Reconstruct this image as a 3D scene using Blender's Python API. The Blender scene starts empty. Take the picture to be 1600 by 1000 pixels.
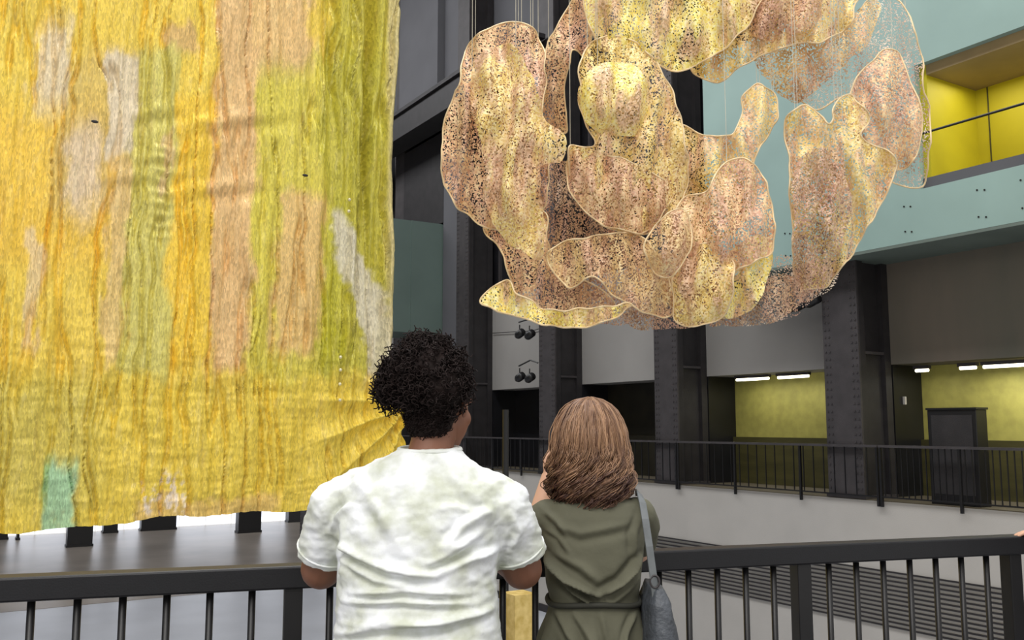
import bpy, bmesh, math, random
import numpy as np
from mathutils import Vector, Matrix, noise
from mathutils.geometry import delaunay_2d_cdt
C = bpy.data.collections.new('hall'); bpy.context.scene.collection.children.link(C)
scene = bpy.context.scene
# ------------------------------------------------------------------ camera, world, lights, exposure
F = 1440.0; TILT = math.atan(165/1440); YAW = math.radians(31.85)
cam = bpy.data.cameras.new('camera'); cam.lens = 36*F/1600; cam.sensor_width = 36; cam.clip_end = 300
co = bpy.data.objects.new('camera', cam); C.objects.link(co)
co.location = (0, 0, 1.5); co.rotation_euler = (math.pi/2 + TILT, 0, -YAW)
scene.camera = co
w = bpy.data.worlds.new('world'); scene.world = w; w.use_nodes = True
w.node_tree.nodes['Background'].inputs[0].default_value = (1.0, 0.985, 0.96, 1)
w.node_tree.nodes['Background'].inputs[1].default_value = 0.85
def area(name, loc, size, energy, rot=(0, 0, 0), col=(1, 1, 1)):
    l = bpy.data.lights.new(name, 'AREA'); l.shape = 'RECTANGLE'; l.size, l.size_y = size; l.energy = energy; l.color = col
    o = bpy.data.objects.new(name, l); C.objects.link(o); o.location = loc; o.rotation_euler = rot
    return o
area('skylight_lamp', (5, 22, 23.5), (7, 60), 9500, (0, 0, 0), (0.97, 0.98, 1))
area('bridge_fill_light', (-3.0, -1.8, 8.0), (5, 4), 560, (math.radians(22), math.radians(-22), 0), (1, 0.97, 0.93))  # added fill light behind and above the camera, no fixture modelled there
scene.view_settings.view_transform = 'Standard'; scene.view_settings.look = 'None'
scene.view_settings.exposure = 0.0; scene.view_settings.gamma = 1; scene.view_settings.use_curve_mapping = False

# ------------------------------------------------------------------ helpers
rnd = random.Random(7); rs = np.random.RandomState(7)
def lin(c):
    return tuple(((x/255)/12.92 if x/255 <= .04045 else ((x/255+.055)/1.055)**2.4) for x in c)
def ray(px, py):
    a = (px-800)/F; b = (500-py)/F
    return a, math.cos(TILT)-b*math.sin(TILT), math.sin(TILT)+b*math.cos(TILT)
def c2w(x, d, z=0.0):     # metres right of and ahead of the photographer -> hall metres
    return Vector((x*math.cos(YAW)+d*math.sin(YAW), -x*math.sin(YAW)+d*math.cos(YAW), z))
def at(px, py, D):
    x, d, z = ray(px, py); t = D/d
    return c2w(x*t, D, 1.5+z*t)
def proj(u, v, z):
    X = u*math.cos(YAW)-v*math.sin(YAW); D = u*math.sin(YAW)+v*math.cos(YAW)
    dc = D*math.cos(TILT)+(z-1.5)*math.sin(TILT); up = (z-1.5)*math.cos(TILT)-D*math.sin(TILT)
    return 800+F*X/dc, 500-F*up/dc
def bear(px): return YAW+math.atan((px-800)/1449)

def mat(name, col, rough=.6, metal=0.0, vary=.12, scale=6.0, bump=0.0, bscale=40.0, emis=None, es=1.0, stretch=(1, 1, 1), col2=None, spec=.5):
    m = bpy.data.materials.new(name); m.use_nodes = True; n = m.node_tree.nodes; l = m.node_tree.links
    p = n['Principled BSDF']; p.inputs['Roughness'].default_value = rough; p.inputs['Metallic'].default_value = metal
    p.inputs['Specular IOR Level'].default_value = spec
    c = lin(col); c2 = lin(col2) if col2 else tuple(x*(1-vary) for x in c); c1 = c if col2 else tuple(min(1, x*(1+vary)) for x in c)
    tc = n.new('ShaderNodeTexCoord'); mp = n.new('ShaderNodeMapping'); mp.inputs['Scale'].default_value = stretch
    l.new(tc.outputs['Object'], mp.inputs[0])
    nz = n.new('ShaderNodeTexNoise'); nz.inputs['Scale'].default_value = scale; nz.inputs['Detail'].default_value = 5
    l.new(mp.outputs[0], nz.inputs[0])
    r = n.new('ShaderNodeValToRGB'); r.color_ramp.elements[0].position = .35; r.color_ramp.elements[1].position = .65
    r.color_ramp.elements[0].color = (*c2, 1); r.color_ramp.elements[1].color = (*c1, 1)
    l.new(nz.outputs[0], r.inputs[0]); l.new(r.outputs[0], p.inputs['Base Color'])
    if bump:
        nb = n.new('ShaderNodeTexNoise'); nb.inputs['Scale'].default_value = bscale; nb.inputs['Detail'].default_value = 4
        l.new(mp.outputs[0], nb.inputs[0])
        b = n.new('ShaderNodeBump'); b.inputs['Strength'].default_value = bump; b.inputs['Distance'].default_value = .02
        l.new(nb.outputs[0], b.inputs['Height']); l.new(b.outputs[0], p.inputs['Normal'])
    if emis:
        p.inputs['Emission Color'].default_value = (*lin(emis), 1); p.inputs['Emission Strength'].default_value = es
    return m

class MB:
    def __init__(s): s.v = []; s.f = []
    def add(s, vs, fs):
        o = len(s.v); s.v += [tuple(x) for x in vs]; s.f += [tuple(i+o for i in f) for f in fs]; return s
    def box(s, a, b):
        x0, y0, z0 = a; x1, y1, z1 = b
        return s.add([(x0, y0, z0), (x1, y0, z0), (x1, y1, z0), (x0, y1, z0), (x0, y0, z1), (x1, y0, z1), (x1, y1, z1), (x0, y1, z1)],
                     [(0, 3, 2, 1), (4, 5, 6, 7), (0, 1, 5, 4), (1, 2, 6, 5), (2, 3, 7, 6), (3, 0, 4, 7)])
    def tube(s, pts, r, n=6, cap=True):
        pts = [Vector(p) for p in pts]; R = r if isinstance(r, (list, tuple)) else [r]*len(pts)
        vs = []; fs = []; prev = None
        for i, p in enumerate(pts):
            d = (pts[min(i+1, len(pts)-1)]-pts[max(i-1, 0)])
            d = d.normalized() if d.length > 1e-9 else Vector((0, 0, 1))
            if prev is None:
                a = d.cross(Vector((0, 0, 1)));  a = a if a.length > .1 else d.cross(Vector((1, 0, 0)))
            else: a = prev-d*prev.dot(d)
            a = a.normalized(); prev = a; b = d.cross(a)
            for k in range(n):
                t = 2*math.pi*k/n; vs.append(p+(a*math.cos(t)+b*math.sin(t))*R[i])
        for i in range(len(pts)-1):
            for k in range(n):
                k2 = (k+1) % n; fs.append((i*n+k, i*n+k2, (i+1)*n+k2, (i+1)*n+k))
        if cap: fs.append(tuple(reversed(range(n)))); fs.append(tuple((len(pts)-1)*n+k for k in range(n)))
        return s.add(vs, fs)
    def ell(s, c, r, rot=None, n=14, m=10):
        c = Vector(c); vs = [Vector((0, 0, 1))]; fs = []
        for i in range(1, m):
            ph = math.pi*i/m
            for k in range(n):
                t = 2*math.pi*k/n; vs.append(Vector((math.sin(ph)*math.cos(t), math.sin(ph)*math.sin(t), math.cos(ph))))
        vs.append(Vector((0, 0, -1))); L = len(vs)-1
        for k in range(n): fs.append((0, 1+k, 1+(k+1) % n))
        for i in range(m-2):
            for k in range(n): a = 1+i*n; fs.append((a+k, a+n+k, a+n+(k+1) % n, a+(k+1) % n))
        for k in range(n): a = 1+(m-2)*n; fs.append((a+k, L, a+(k+1) % n))
        out = []
        for v in vs:
            v = Vector((v.x*r[0], v.y*r[1], v.z*r[2]))
            if rot is not None: v = rot @ v
            out.append(v+c)
        return s.add(out, fs)
    def cap(s, a, b, r0, r1, n=14):   # tapered capsule
        a = Vector(a); b = Vector(b); d = (b-a).normalized(); pts = []; R = []
        for i in range(6):
            t = math.pi/2*i/5.5; pts.append(a-d*r0*math.cos(t)); R.append(max(r0*math.sin(t), .0005) if i else .0008)
        for i in range(5): pts.append(a.lerp(b, i/4)); R.append(r0+(r1-r0)*i/4)
        for i in range(6):
            t = math.pi/2*(5-i)/5.5; pts.append(b+d*r1*math.cos(t)); R.append(max(r1*math.sin(t), .0005) if i < 5 else .0008)
        return s.tube(pts, R, n)
    def loft(s, rings, n=40, e=2.3):   # (cx, cy, z, rx, ry)
        vs = []; fs = []
        for (cx, cy, z, rx, ry) in rings:
            for k in range(n):
                t = 2*math.pi*k/n; c = math.cos(t); q = math.sin(t)
                vs.append((cx+rx*math.copysign(abs(c)**(2/e), c), cy+ry*math.copysign(abs(q)**(2/e), q), z))
        for i in range(len(rings)-1):
            for k in range(n):
                k2 = (k+1) % n; fs.append((i*n+k, i*n+k2, (i+1)*n+k2, (i+1)*n+k))
        fs.append(tuple(reversed(range(n)))); fs.append(tuple((len(rings)-1)*n+k for k in range(n)))
        return s.add(vs, fs)
    def build(s, name, m, parent=None, smooth=False, bevel=0):
        me = bpy.data.meshes.new(name); me.from_pydata(s.v, [], s.f); me.update()
        bm = bmesh.new(); bm.from_mesh(me); bmesh.ops.recalc_face_normals(bm, faces=bm.faces); bm.to_mesh(me); bm.free()
        if smooth: me.shade_smooth()
        me.materials.append(m); o = bpy.data.objects.new(name, me); C.objects.link(o)
        if parent: o.parent = parent
        if bevel:
            b = o.modifiers.new('bevel', 'BEVEL'); b.width = bevel; b.segments = 2; b.limit_method = 'ANGLE'
        return o
def remesh(mb, name, m, parent, vox=.006, sm=6, disp=None):   # one continuous smooth surface out of the collected volumes
    me = bpy.data.meshes.new(name); me.from_pydata(mb.v, [], mb.f); me.update()
    bm = bmesh.new(); bm.from_mesh(me); bmesh.ops.recalc_face_normals(bm, faces=bm.faces); bm.to_mesh(me); bm.free()
    o = bpy.data.objects.new(name, me); C.objects.link(o)
    r = o.modifiers.new('r', 'REMESH'); r.mode = 'VOXEL'; r.voxel_size = vox
    k = o.modifiers.new('s', 'SMOOTH'); k.iterations = sm; k.factor = .5
    dg = bpy.context.evaluated_depsgraph_get(); dg.update()
    me2 = bpy.data.meshes.new_from_object(o.evaluated_get(dg)); me2.name = name
    o.modifiers.clear(); o.data = me2
    if disp:
        N = len(me2.vertices); P = np.empty(N*3); me2.vertices.foreach_get('co', P); P = P.reshape(-1, 3)
        Q = np.array([tuple(x.vector) for x in me2.vertex_normals]).reshape(-1, 3)
        P = disp(P, Q); me2.vertices.foreach_set('co', P.ravel())
    me2.update(); me2.shade_smooth(); me2.materials.clear(); me2.materials.append(m)
    if parent: o.parent = parent
    return o
def tag(o, label=None, cat=None, group=None, kind=None):
    if label: o['label'] = label
    if cat: o['category'] = cat
    if group: o['group'] = group
    if kind: o['kind'] = kind
    return o
def thing(name, label, cat, loc=(0, 0, 0), rz=0, group=None):
    o = bpy.data.objects.new(name, None); C.objects.link(o); o.location = loc; o.rotation_euler = (0, 0, rz); o.empty_display_size = .1
    return tag(o, label, cat, group)
def struct(name, mb, m, bevel=0): return tag(mb.build(name, m, None, bevel=bevel), kind='structure')
def box(a, b): return MB().box(a, b)

M = {}
M['floor'] = mat('polished_concrete', (176, 178, 184), .28, 0, .07, .5, spec=.5)
M['concrete'] = mat('light_concrete', (178, 174, 168), .8, 0, .04, .8, .15, 60)
M['panel'] = mat('grey_panel', (150, 147, 143), .75, 0, .05, .6, .1, 30)
M['pinkpanel'] = mat('stained_grey_panel', (124, 112, 100), .8, 0, 0, .5, .1, 30, stretch=(1, 1, .25), col2=(98, 96, 86))
M['steel'] = mat('dark_steel', (37, 34, 35), .6, .0, .22, 3, .25, 60)
M['steel2'] = mat('grey_steel', (60, 56, 57), .6, .0, .15, 3, .2, 60)
M['black'] = mat('black_paint', (16, 15, 17), .45, 0, .15, 20)
M['railtop'] = mat('black_lacquer', (13, 13, 18), .5, 0, .12, 30, .05, 200)
M['mint'] = mat('pale_mint_glass', (146, 172, 165), .5, 0, .06, .7)
M['mint_shaded'] = mat('shaded_mint_glass', (92, 108, 102), .5, 0, .05, .9)  # far mint box: same mint, with its shade put into the colour
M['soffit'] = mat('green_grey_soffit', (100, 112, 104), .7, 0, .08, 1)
M['dark'] = mat('dark_glazing', (26, 26, 29), .3, 0, .2, 1.5)
M['grey'] = mat('grey_wall', (88, 88, 92), .8, 0, .06, .7)
M['yellow'] = mat('yellow_wall', (190, 176, 22), .6, 0, .06, 1.2)
M['yellow2'] = mat('yellow_green_board', (166, 160, 84), .6, 0, .10, 5)
M['olive'] = mat('dark_olive_wall', (70, 66, 34), .5, 0, .2, 2, stretch=(1, .5, 3))
M['darkolive'] = mat('very_dark_olive_wall', (40, 37, 26), .5, 0, .25, 2)
M['wood'] = mat('brown_floor', (84, 76, 60), .6, 0, .1, 3)
M['beige'] = mat('beige_ceiling', (150, 130, 92), .7, 0, .06, 2)
M['tube'] = mat('lamp_tube', (255, 250, 225), .5, emis=(255, 248, 215), es=5)
M['window'] = mat('bright_window', (240, 245, 255), .5, emis=(236, 242, 255), es=1.5)
M['wire'] = mat('pale_wire', (196, 190, 172), .5, .2)

# ------------------------------------------------------------------ structure of the hall
Z0 = -4.2; UF = 16.3; UP = 17.35; UB = 18.35; VE = 55.0
struct('floor', box((-14, -12, Z0-.3), (26, VE, Z0)), M['floor'])
struct('floor_far', box((-14, 33, Z0), (26, VE, Z0+.012)), mat('brown_grey_floor', (128, 120, 112), .33, 0, .22, .35, .12, 3))  # darker, mottled brown-grey zone at the far end of the floor
struct('wall_right', box((UF, -6, Z0), (UF+.3, 31, -.02)), M['concrete'])
struct('floor_gallery', box((UF+.02, -6, -.3), (UB+.3, 31, 0)), M['wood'])
struct('baseboard_right', box((UF-.05, -6, Z0), (UF, 31, Z0+.22)), M['steel'])
struct('wall_left', box((-14.3, 9, Z0), (-14, VE, 24)), M['grey'])
# far end wall with bright windows at floor level
struct('wall_far', MB().box((-14, VE, -1.2), (26, VE+.4, 24)), M['grey'])
n = 0
for k in range(20):
    u0 = -4+k*1.46
    struct('window_%d' % (k+1), MB().box((u0+.04, VE+.12, Z0+.05), (u0+1.42, VE+.2, -1.25)), M['window'])
struct('ceiling', MB().box((-14, -12, 24), (1, VE, 24.4)).box((9, -12, 24), (UB+2, VE, 24.4)), M['grey'])
tr = MB()
for k in range(14): tr.box((1, -10+k*5, 23.9), (9, -9.8+k*5, 24.3))
struct('trim_1', tr, M['steel'])
# bridge deck the visitors and the photographer stand on; local x = right of the photographer, y = ahead
SL = .04
def railD(x0, px): return None
def rail_at(px):      # point of the balustrade line above pixel column px (metres right / ahead)
    D = 1449*.4/(233-SL*px); return (px-800)/1449*D, D
A = rail_at(-260); Bq = rail_at(1900)
deck = MB().box((0, 0, 0), (1, 1, 1))
a0 = c2w(A[0], A[1]+.08); a1 = c2w(Bq[0], Bq[1]+.08); b1 = c2w(Bq[0]+1.5, -4); b0 = c2w(A[0]-1.5, -4)
deck = MB().add([(p.x, p.y, z) for z in (-.4, 0) for p in (a0, a1, b1, b0)], [(0, 1, 2, 3), (4, 7, 6, 5), (0, 4, 5, 1), (1, 5, 6, 2), (2, 6, 7, 3), (3, 7, 4, 0)])
struct('floor_bridge', deck, M['steel2'])

# right wall: bays between the steel columns
COLV = [6.9, 12.5, 18.1, 23.7, 29.3, 34.9, 40.5, 46.1]
bays = [(COLV[i]+.9, COLV[i+1]) for i in range(7)]
for i, (v0, v1) in enumerate(bays):
    pm = M['pinkpanel'] if i == 0 else M['panel']
    struct('wall_right', box((UP, v0-.9, 2.8), (UB+.2, v1, 5.0 if i < 2 else 6.2)), pm)
    back = [M['yellow2'], M['yellow2'], M['darkolive'], M['dark'], M['dark'], M['dark'], M['dark']][i]
    low = [M['olive'], M['olive'], M['darkolive'], M['dark'], M['dark'], M['dark'], M['dark']][i]
    struct('wall_right', box((UB, v0-.9, 1.2), (UB+.2, v1, 2.8)), back)
    struct('wall_right', box((UB-.12, v0-.9, 0), (UB+.2, v1, 1.2)), low)
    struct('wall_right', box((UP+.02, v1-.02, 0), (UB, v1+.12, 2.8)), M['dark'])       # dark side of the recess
    # dark glazing above, with pale mullions, then grey cladding
    if i > 1:
        struct('wall_right', box((UP+.1, v0-.9, 6.2), (UB, v1, 14)), M['dark'])
        for k in range(5):
            vv = v0+(v1-v0)*(k+.5)/5
            struct('trim_2', box((UP, vv-.05, 6.2), (UP+.1, vv+.05, 14)), M['steel2'])
        struct('wall_right', box((UP+.05, v0-.9, 14), (UB, v1, 24)), M['grey'])
    else:
        struct('wall_right', box((UB, v0-.9, 5.0), (UB+.2, v1, 24)), M['dark'])
struct('wall_right', box((UF, 30.2, 0), (UP, 31.3, 24)), M['grey'])     # flat grey pilaster beyond the third column
struct('wall_right', box((15.0, 31.4, 5.04), (UP, 34.2, 9.3)), M['mint_shaded'])
struct('wall_right', box((14.0, 31.45, 5.0), (15.0, 34.2, 9.3)), M['mint_shaded'])
struct('trim_3', box((UF-.02, 31.3, 9.35), (UP, 34.9, 13.0)), M['steel'])
struct('wall_right', box((16.0, 31.35, 14.3), (UP, 34.9, 24)), M['grey'])
struct('trim_4', MB().box((15.2, 24, 14.1), (16.2, 55, 14.25)).box((15.3, 24, 13.2), (15.36, 55, 14.1)).box((15.2, 24, 13.05), (16.2, 55, 13.2)), M['steel'])

# mint boxes jutting out over the gallery
UM = 15.86
struct('wall_upper', MB().box((UM, 10.6, 5.04), (UP, 16.45, 10.6)).box((UM, 5.0, 5.04), (UM+.1, 10.6, 6.03)).box((UM, 5, 8.5), (UM+.15, 10.6, 10.6)), M['mint'])
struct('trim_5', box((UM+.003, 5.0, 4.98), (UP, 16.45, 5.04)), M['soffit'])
struct('trim_6', box((UM+.1, 5.0, 5.9), (UM+.3, 10.6, 6.25)), M['grey'])
struct('wall_upper', box((UP+.3, 5.0, 5.2), (UP+.4, 10.9, 8.5)), M['yellow'])
struct('wall_upper', box((UM+.15, 10.45, 6.03), (UP+.3, 10.6, 8.5)), M['yellow'])
struct('floor_upper', box((UM+.1, 5.0, 5.8), (UP+.3, 10.45, 5.9)), M['wood'])
struct('ceiling_upper', box((UM+.15, 5.0, 8.3), (UP+.3, 10.45, 8.5)), M['beige'])
seam = MB()
for vv in (6.2, 7.6, 9.0, 10.2): seam.box((UP+.285, vv-.012, 5.9), (UP+.3, vv+.012, 8.3))
struct('trim_7', seam, M['olive'])
struct('trim_8', MB().tube([(UM+.06, 5.0, 7.13), (UM+.06, 10.55, 7.13)], .025, 8), M['black'])
area('upper_room_lamp', (UM+.8, 8.0, 8.25), (1.0, 4.5), 70, (0, 0, 0), (1, .95, .8))
for vv in (6.0, 7.3, 8.6, 9.4, 10.9, 12.4, 13.9):
    for zz in (5.25, 5.75):
        for dv in (-.07, .07):
            struct('trim_9', MB().tube([(UM-.012, vv+dv, zz+dv*.2), (UM+.01, vv+dv, zz+dv*.2)], .017, 8), M['black'])

# ------------------------------------------------------------------ steel columns
ordn = ['beside the yellow room at the right edge of the frame, mostly outside it', 'tall, between the stained grey panel and the spotlight bay, the widest one seen',
        'just right of the brown-haired woman, between two pale grey panels', 'directly above the brown-haired woman', 'right of the curly-haired woman, left of the first pale panel',
        'half hidden behind the edge of the yellow hanging', 'far down the hall behind the yellow hanging', 'farthest down the hall behind the yellow hanging']
def column(v, i):
    h = 4.98 if i in (1,) else 24
    if i == 0: h = 4.98
    zb = Z0 if v > 31 else 0; h -= zb
    t = thing('steel_column', 'dark riveted steel column, ' + ordn[i], 'column', (UF, v, zb), 0, 'steel columns along the right wall')
    fl = MB().box((0, 0, 0), (.05, .9, h))
    k = 0
    zz = .2
    while zz < min(h, 13):
        for vv in (.06, .16, .74, .84): fl.box((-.014, vv-.016, zz-.016), (0, vv+.016, zz+.016))
        zz += .16
    fl.build('front_flange', M['steel2'], t)
    MB().box((.05, .14, 0), (1.05, .76, h)).build('web', M['steel'], t)
    MB().box((.05, 0, 0), (.22, .14, h)).box((.05, .76, 0), (.22, .9, h)).build('edge_angle', M['steel'], t)
    MB().box((.85, 0, 0), (1.05, .14, h)).box((.85, .76, 0), (1.05, .9, h)).build('rear_flange', M['steel'], t)
    MB().box((.22, .02, 3.0), (.85, .14, 3.06)).build('splice_plate', M['steel2'], t)
    MB().box((.22, .10, 0), (.85, .14, 3.0)).build('cover_plate', M['steel'], t)
    MB().box((-.03, -.04, 0), (1.04, .94, .06)).build('foot_plate', M['steel2'], t)
for i, v in enumerate(COLV):
    if i == 0: continue
    column(v, i)

# ------------------------------------------------------------------ gallery balustrades
bal = box((-.011, -.008, .08), (.011, .008, 1.06)).build('baluster', M['black']); bm_bal = bal.data; bpy.data.objects.remove(bal)
def balustrade(v0, v1, label):
    t = thing('balustrade', label, 'railing', (UF-.06, v0, 0), 0, 'gallery balustrades along the right wall')
    L = v1-v0
    MB().box((-.03, 0, 1.06), (.03, L-.02, 1.11)).build('handrail', M['steel2'], t)
    MB().box((-.015, 0, .06), (.015, L-.02, .09)).build('bottom_rail', M['black'], t)
    for k in range(4):
        y = .03+(L-.08)*k/3
        MB().box((-.025, y-.025, -.12), (.025, y+.025, 1.06)).build('post', M['black'], t)
    nb = int(L/(.13 if v0 < 10 else .27))
    for k in range(1, nb):
        o = bpy.data.objects.new('baluster', bm_bal); C.objects.link(o); o.parent = t; o.location = (0, L*k/nb, 0)
bl = ['black balustrade below the yellow room at the right edge', 'black balustrade below the two short lamp tubes', 'black balustrade just right of the brown-haired woman\'s head',
      'black balustrade behind the brown-haired woman\'s head', 'black balustrade between the two women\'s heads']
for i, (a, b) in enumerate([(6.9, 12.1), (12.1, 18.1), (18.1, 23.7), (23.7, 29.3), (29.3, 34.9)]): balustrade(a, b, bl[i])

# louvre grille in the wall below the gallery
t = thing('louvre_grille', 'long grille of thin dark horizontal slats low on the pale wall', 'grille', (UF-.003, 9.4, -2.46))
for k in range(13):
    MB().box((-.03, 0, k*.088), (.0, 9.9, k*.088+.03)).build('slat', M['steel'], t)
# lamps
def lamp(v0, v1, z, label):
    t = thing('tube_lamp', label, 'lamp', (17.65, v0, z), 0, 'fluorescent tubes under the gallery panels')
    MB().box((-.06, 0, .03), (.06, v1-v0, .10)).build('housing', M['steel2'], t)
    MB().tube([(0, .03, 0), (0, v1-v0-.03, 0)], .035, 8).build('tube', M['tube'], t, True)
    area('tube_glow', (17.65, (v0+v1)/2, z-.06), (.1, v1-v0), (20 if v0 < 10 else 9)*(v1-v0), (0, 0, 0), (1, .97, .85))
lamp(16.2, 17.35, 2.68, 'left one of the two short white tube lamps in the spotlight bay')
lamp(14.95, 15.95, 2.68, 'right one of the two short white tube lamps in the spotlight bay')
lamp(11.8, 12.15, 2.66, 'shortest white tube lamp, beside the widest steel column')
lamp(10.75, 11.15, 2.66, 'short white tube lamp just left of the long one at the right edge')
lamp(8.6, 10.65, 2.66, 'long white tube lamp at the right edge of the photo')
# black booth
t = thing('display_cabinet', 'plain black cabinet standing behind the gallery balustrade at the right', 'cabinet', (UF+.15, 10.1, 0))
MB().box((0, 0, 0), (.35, 1.0, 1.80)).build('body', M['black'], t, bevel=.01)
MB().box((-.02, -.02, 1.80), (.37, 1.02, 1.84)).build('top', M['black'], t)
box((-.006, .08, .2), (0, .92, 1.7)).build('front_panel', M['steel'], t)
# wall notice and spotlights
tag(box((UP+.3, 12.42, 1.95), (UP+.36, 12.47, 2.12)).build('wall_notice', M['concrete']), 'small white notice on the dark recess beside the yellow room', 'sign')
def spots(u, v, z, lab, offs, arm):
    t = thing('spotlight_cluster', lab, 'spotlight', (u, v, z), 0, 'black spotlight clusters on brackets')
    MB().tube([(0, 0, 0)]+arm, .025, 6).build('bracket', M['black'], t)
    for (dx, dy, dz) in offs:
        b = MB(); b.tube([(dx, dy, dz+.28), (dx, dy, dz)], .02, 6); b.build('yoke', M['black'], t)
        MB().tube([(dx, dy+.17, dz-.09), (dx, dy+.1, dz-.06), (dx, dy-.17, dz+.03)], [.09, .13, .13], 12).build('lamp_head', M['black'], t, True)
spots(UF, 24.65, 4.95, 'upper pair of small black spotlights against the first pale panel', [(-.1, .35, -.5), (-.1, .95, -.42)], [(-.1, .3, 0), (-.1, 1.0, -.05)])
spots(UF, 24.65, 3.5, 'lower pair of small black spotlights against the first pale panel', [(-.1, .35, -.45), (-.1, .95, -.4)], [(-.1, .3, .1), (-.1, 1.0, -.05)])
spots(UF, 13.45, 4.75, 'black spotlight cluster on a bracket left of the widest steel column', [(-.15, .1, -.5), (-.15, .45, -.55), (-.15, .8, -.6), (-.15, .3, -.1)], [(-.15, .1, .1), (-.15, .9, -.1)])
tag(MB().tube([(UP-.05, 24.7, 4.9), (UP-.05, 26.5, 4.75), (UP-.05, 29.2, 4.9)], .012, 5).build('cable', M['black']), 'thin dark cable sagging across the first pale panel', 'cable')
# slim pole between the women
p = at(790, 640, 13); tag(MB().tube([(p.x, p.y, Z0), (p.x, p.y, p.z)], .045, 10).tube([(p.x, p.y, Z0), (p.x, p.y, Z0+.05)], .25, 16).build('standing_pole', M['black']), 'slim black pole seen between the two women', 'pole')
p = at(811, 926, 9); tag(MB().box((p.x-.12, p.y-.12, Z0), (p.x+.12, p.y+.12, p.z)).box((p.x-.16, p.y-.16, Z0), (p.x+.16, p.y+.16, Z0+.1)).build('plinth', mat('speckled_gold_stone', (216, 190, 120), .7, 0, 0, 12, col2=(188, 160, 84))), 'narrow speckled beige plinth seen through the railing between the women', 'plinth')
# dark blocks in front of the far windows
def block(x0, x1, v, h, lab, nm='dark_pillar', cat='pillar'):
    u0 = v*math.tan(bear(x0)); u1 = v*math.tan(bear(x1))
    tag(MB().box((u0, v, Z0), (u1, v+.6, Z0+h)).box((u0-.04, v-.03, Z0), (u1+.04, v+.6, Z0+.12)).build(nm, M['black']), lab, cat, 'dark pillars before the far windows')
block(-20, 23, 53.5, 4.2, 'dark pillar at the far windows, at the left edge of the photo')
block(37, 41, 53.0, 4.2, 'thin dark pillar at the far windows, the narrowest')
block(115, 154, 48.5, 4.2, 'dark pillar standing forward of the far windows, below the pale green patch')
block(170, 192, 53.8, 4.2, 'small dark pillar just right of the pale green patch')
block(228, 282, 53.8, 4.2, 'widest dark pillar below the middle of the yellow hanging')
block(378, 413, 50.0, 4.2, 'dark pillar standing forward, left of the curly-haired woman')
block(455, 500, 54, 4.2, 'dark pillar at the far windows just above the woman\'s left sleeve')

# ------------------------------------------------------------------ near bridge railing
ex = (Vector((Bq[0], Bq[1]))-Vector((A[0], A[1]))).normalized()
P0 = c2w(A[0], A[1]); P1 = c2w(Bq[0], Bq[1]); L = (P1-P0).length; ang = math.atan2(P1.y-P0.y, P1.x-P0.x)
t = thing('bridge_railing', 'black metal railing with thick flat top rail that the two women stand at', 'railing', P0, ang)
def s_of(px):
    q = rail_at(px); return (c2w(q[0], q[1])-P0).length
MB().box((0, 0, 1.035), (L, .075, 1.1)).build('top_rail', M['railtop'], t, bevel=.006)
MB().box((0, .02, .1), (L, .05, .14)).build('bottom_rail', M['black'], t)
posts = [466, 1252, 1578]
for px in posts:
    s = s_of(px); MB().box((s-.026, .01, 0), (s+.026, .062, 1.04)).build('post', M['black'], t, bevel=.003)
step = (s_of(1252)-s_of(466)); 
def bars(a, b, n):
    sa, sb = s_of(a), s_of(b)
    for k in range(1, n):
        s = sa+(sb-sa)*k/n; MB().tube([(s, .035, .12), (s, .035, 1.04)], .0105, 10).build('baluster', M['black'], t, True)
sp = s_of(466)-s_of(402.5)
for k in range(1, 14):
    s_ = s_of(466)-k*sp; MB().tube([(s_, .035, .12), (s_, .035, 1.04)], .0105, 10).build('baluster', M['black'], t, True)
bars(466, 1252, 16); bars(1252, 1578, 8); bars(1578, 1890, 8)

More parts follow.
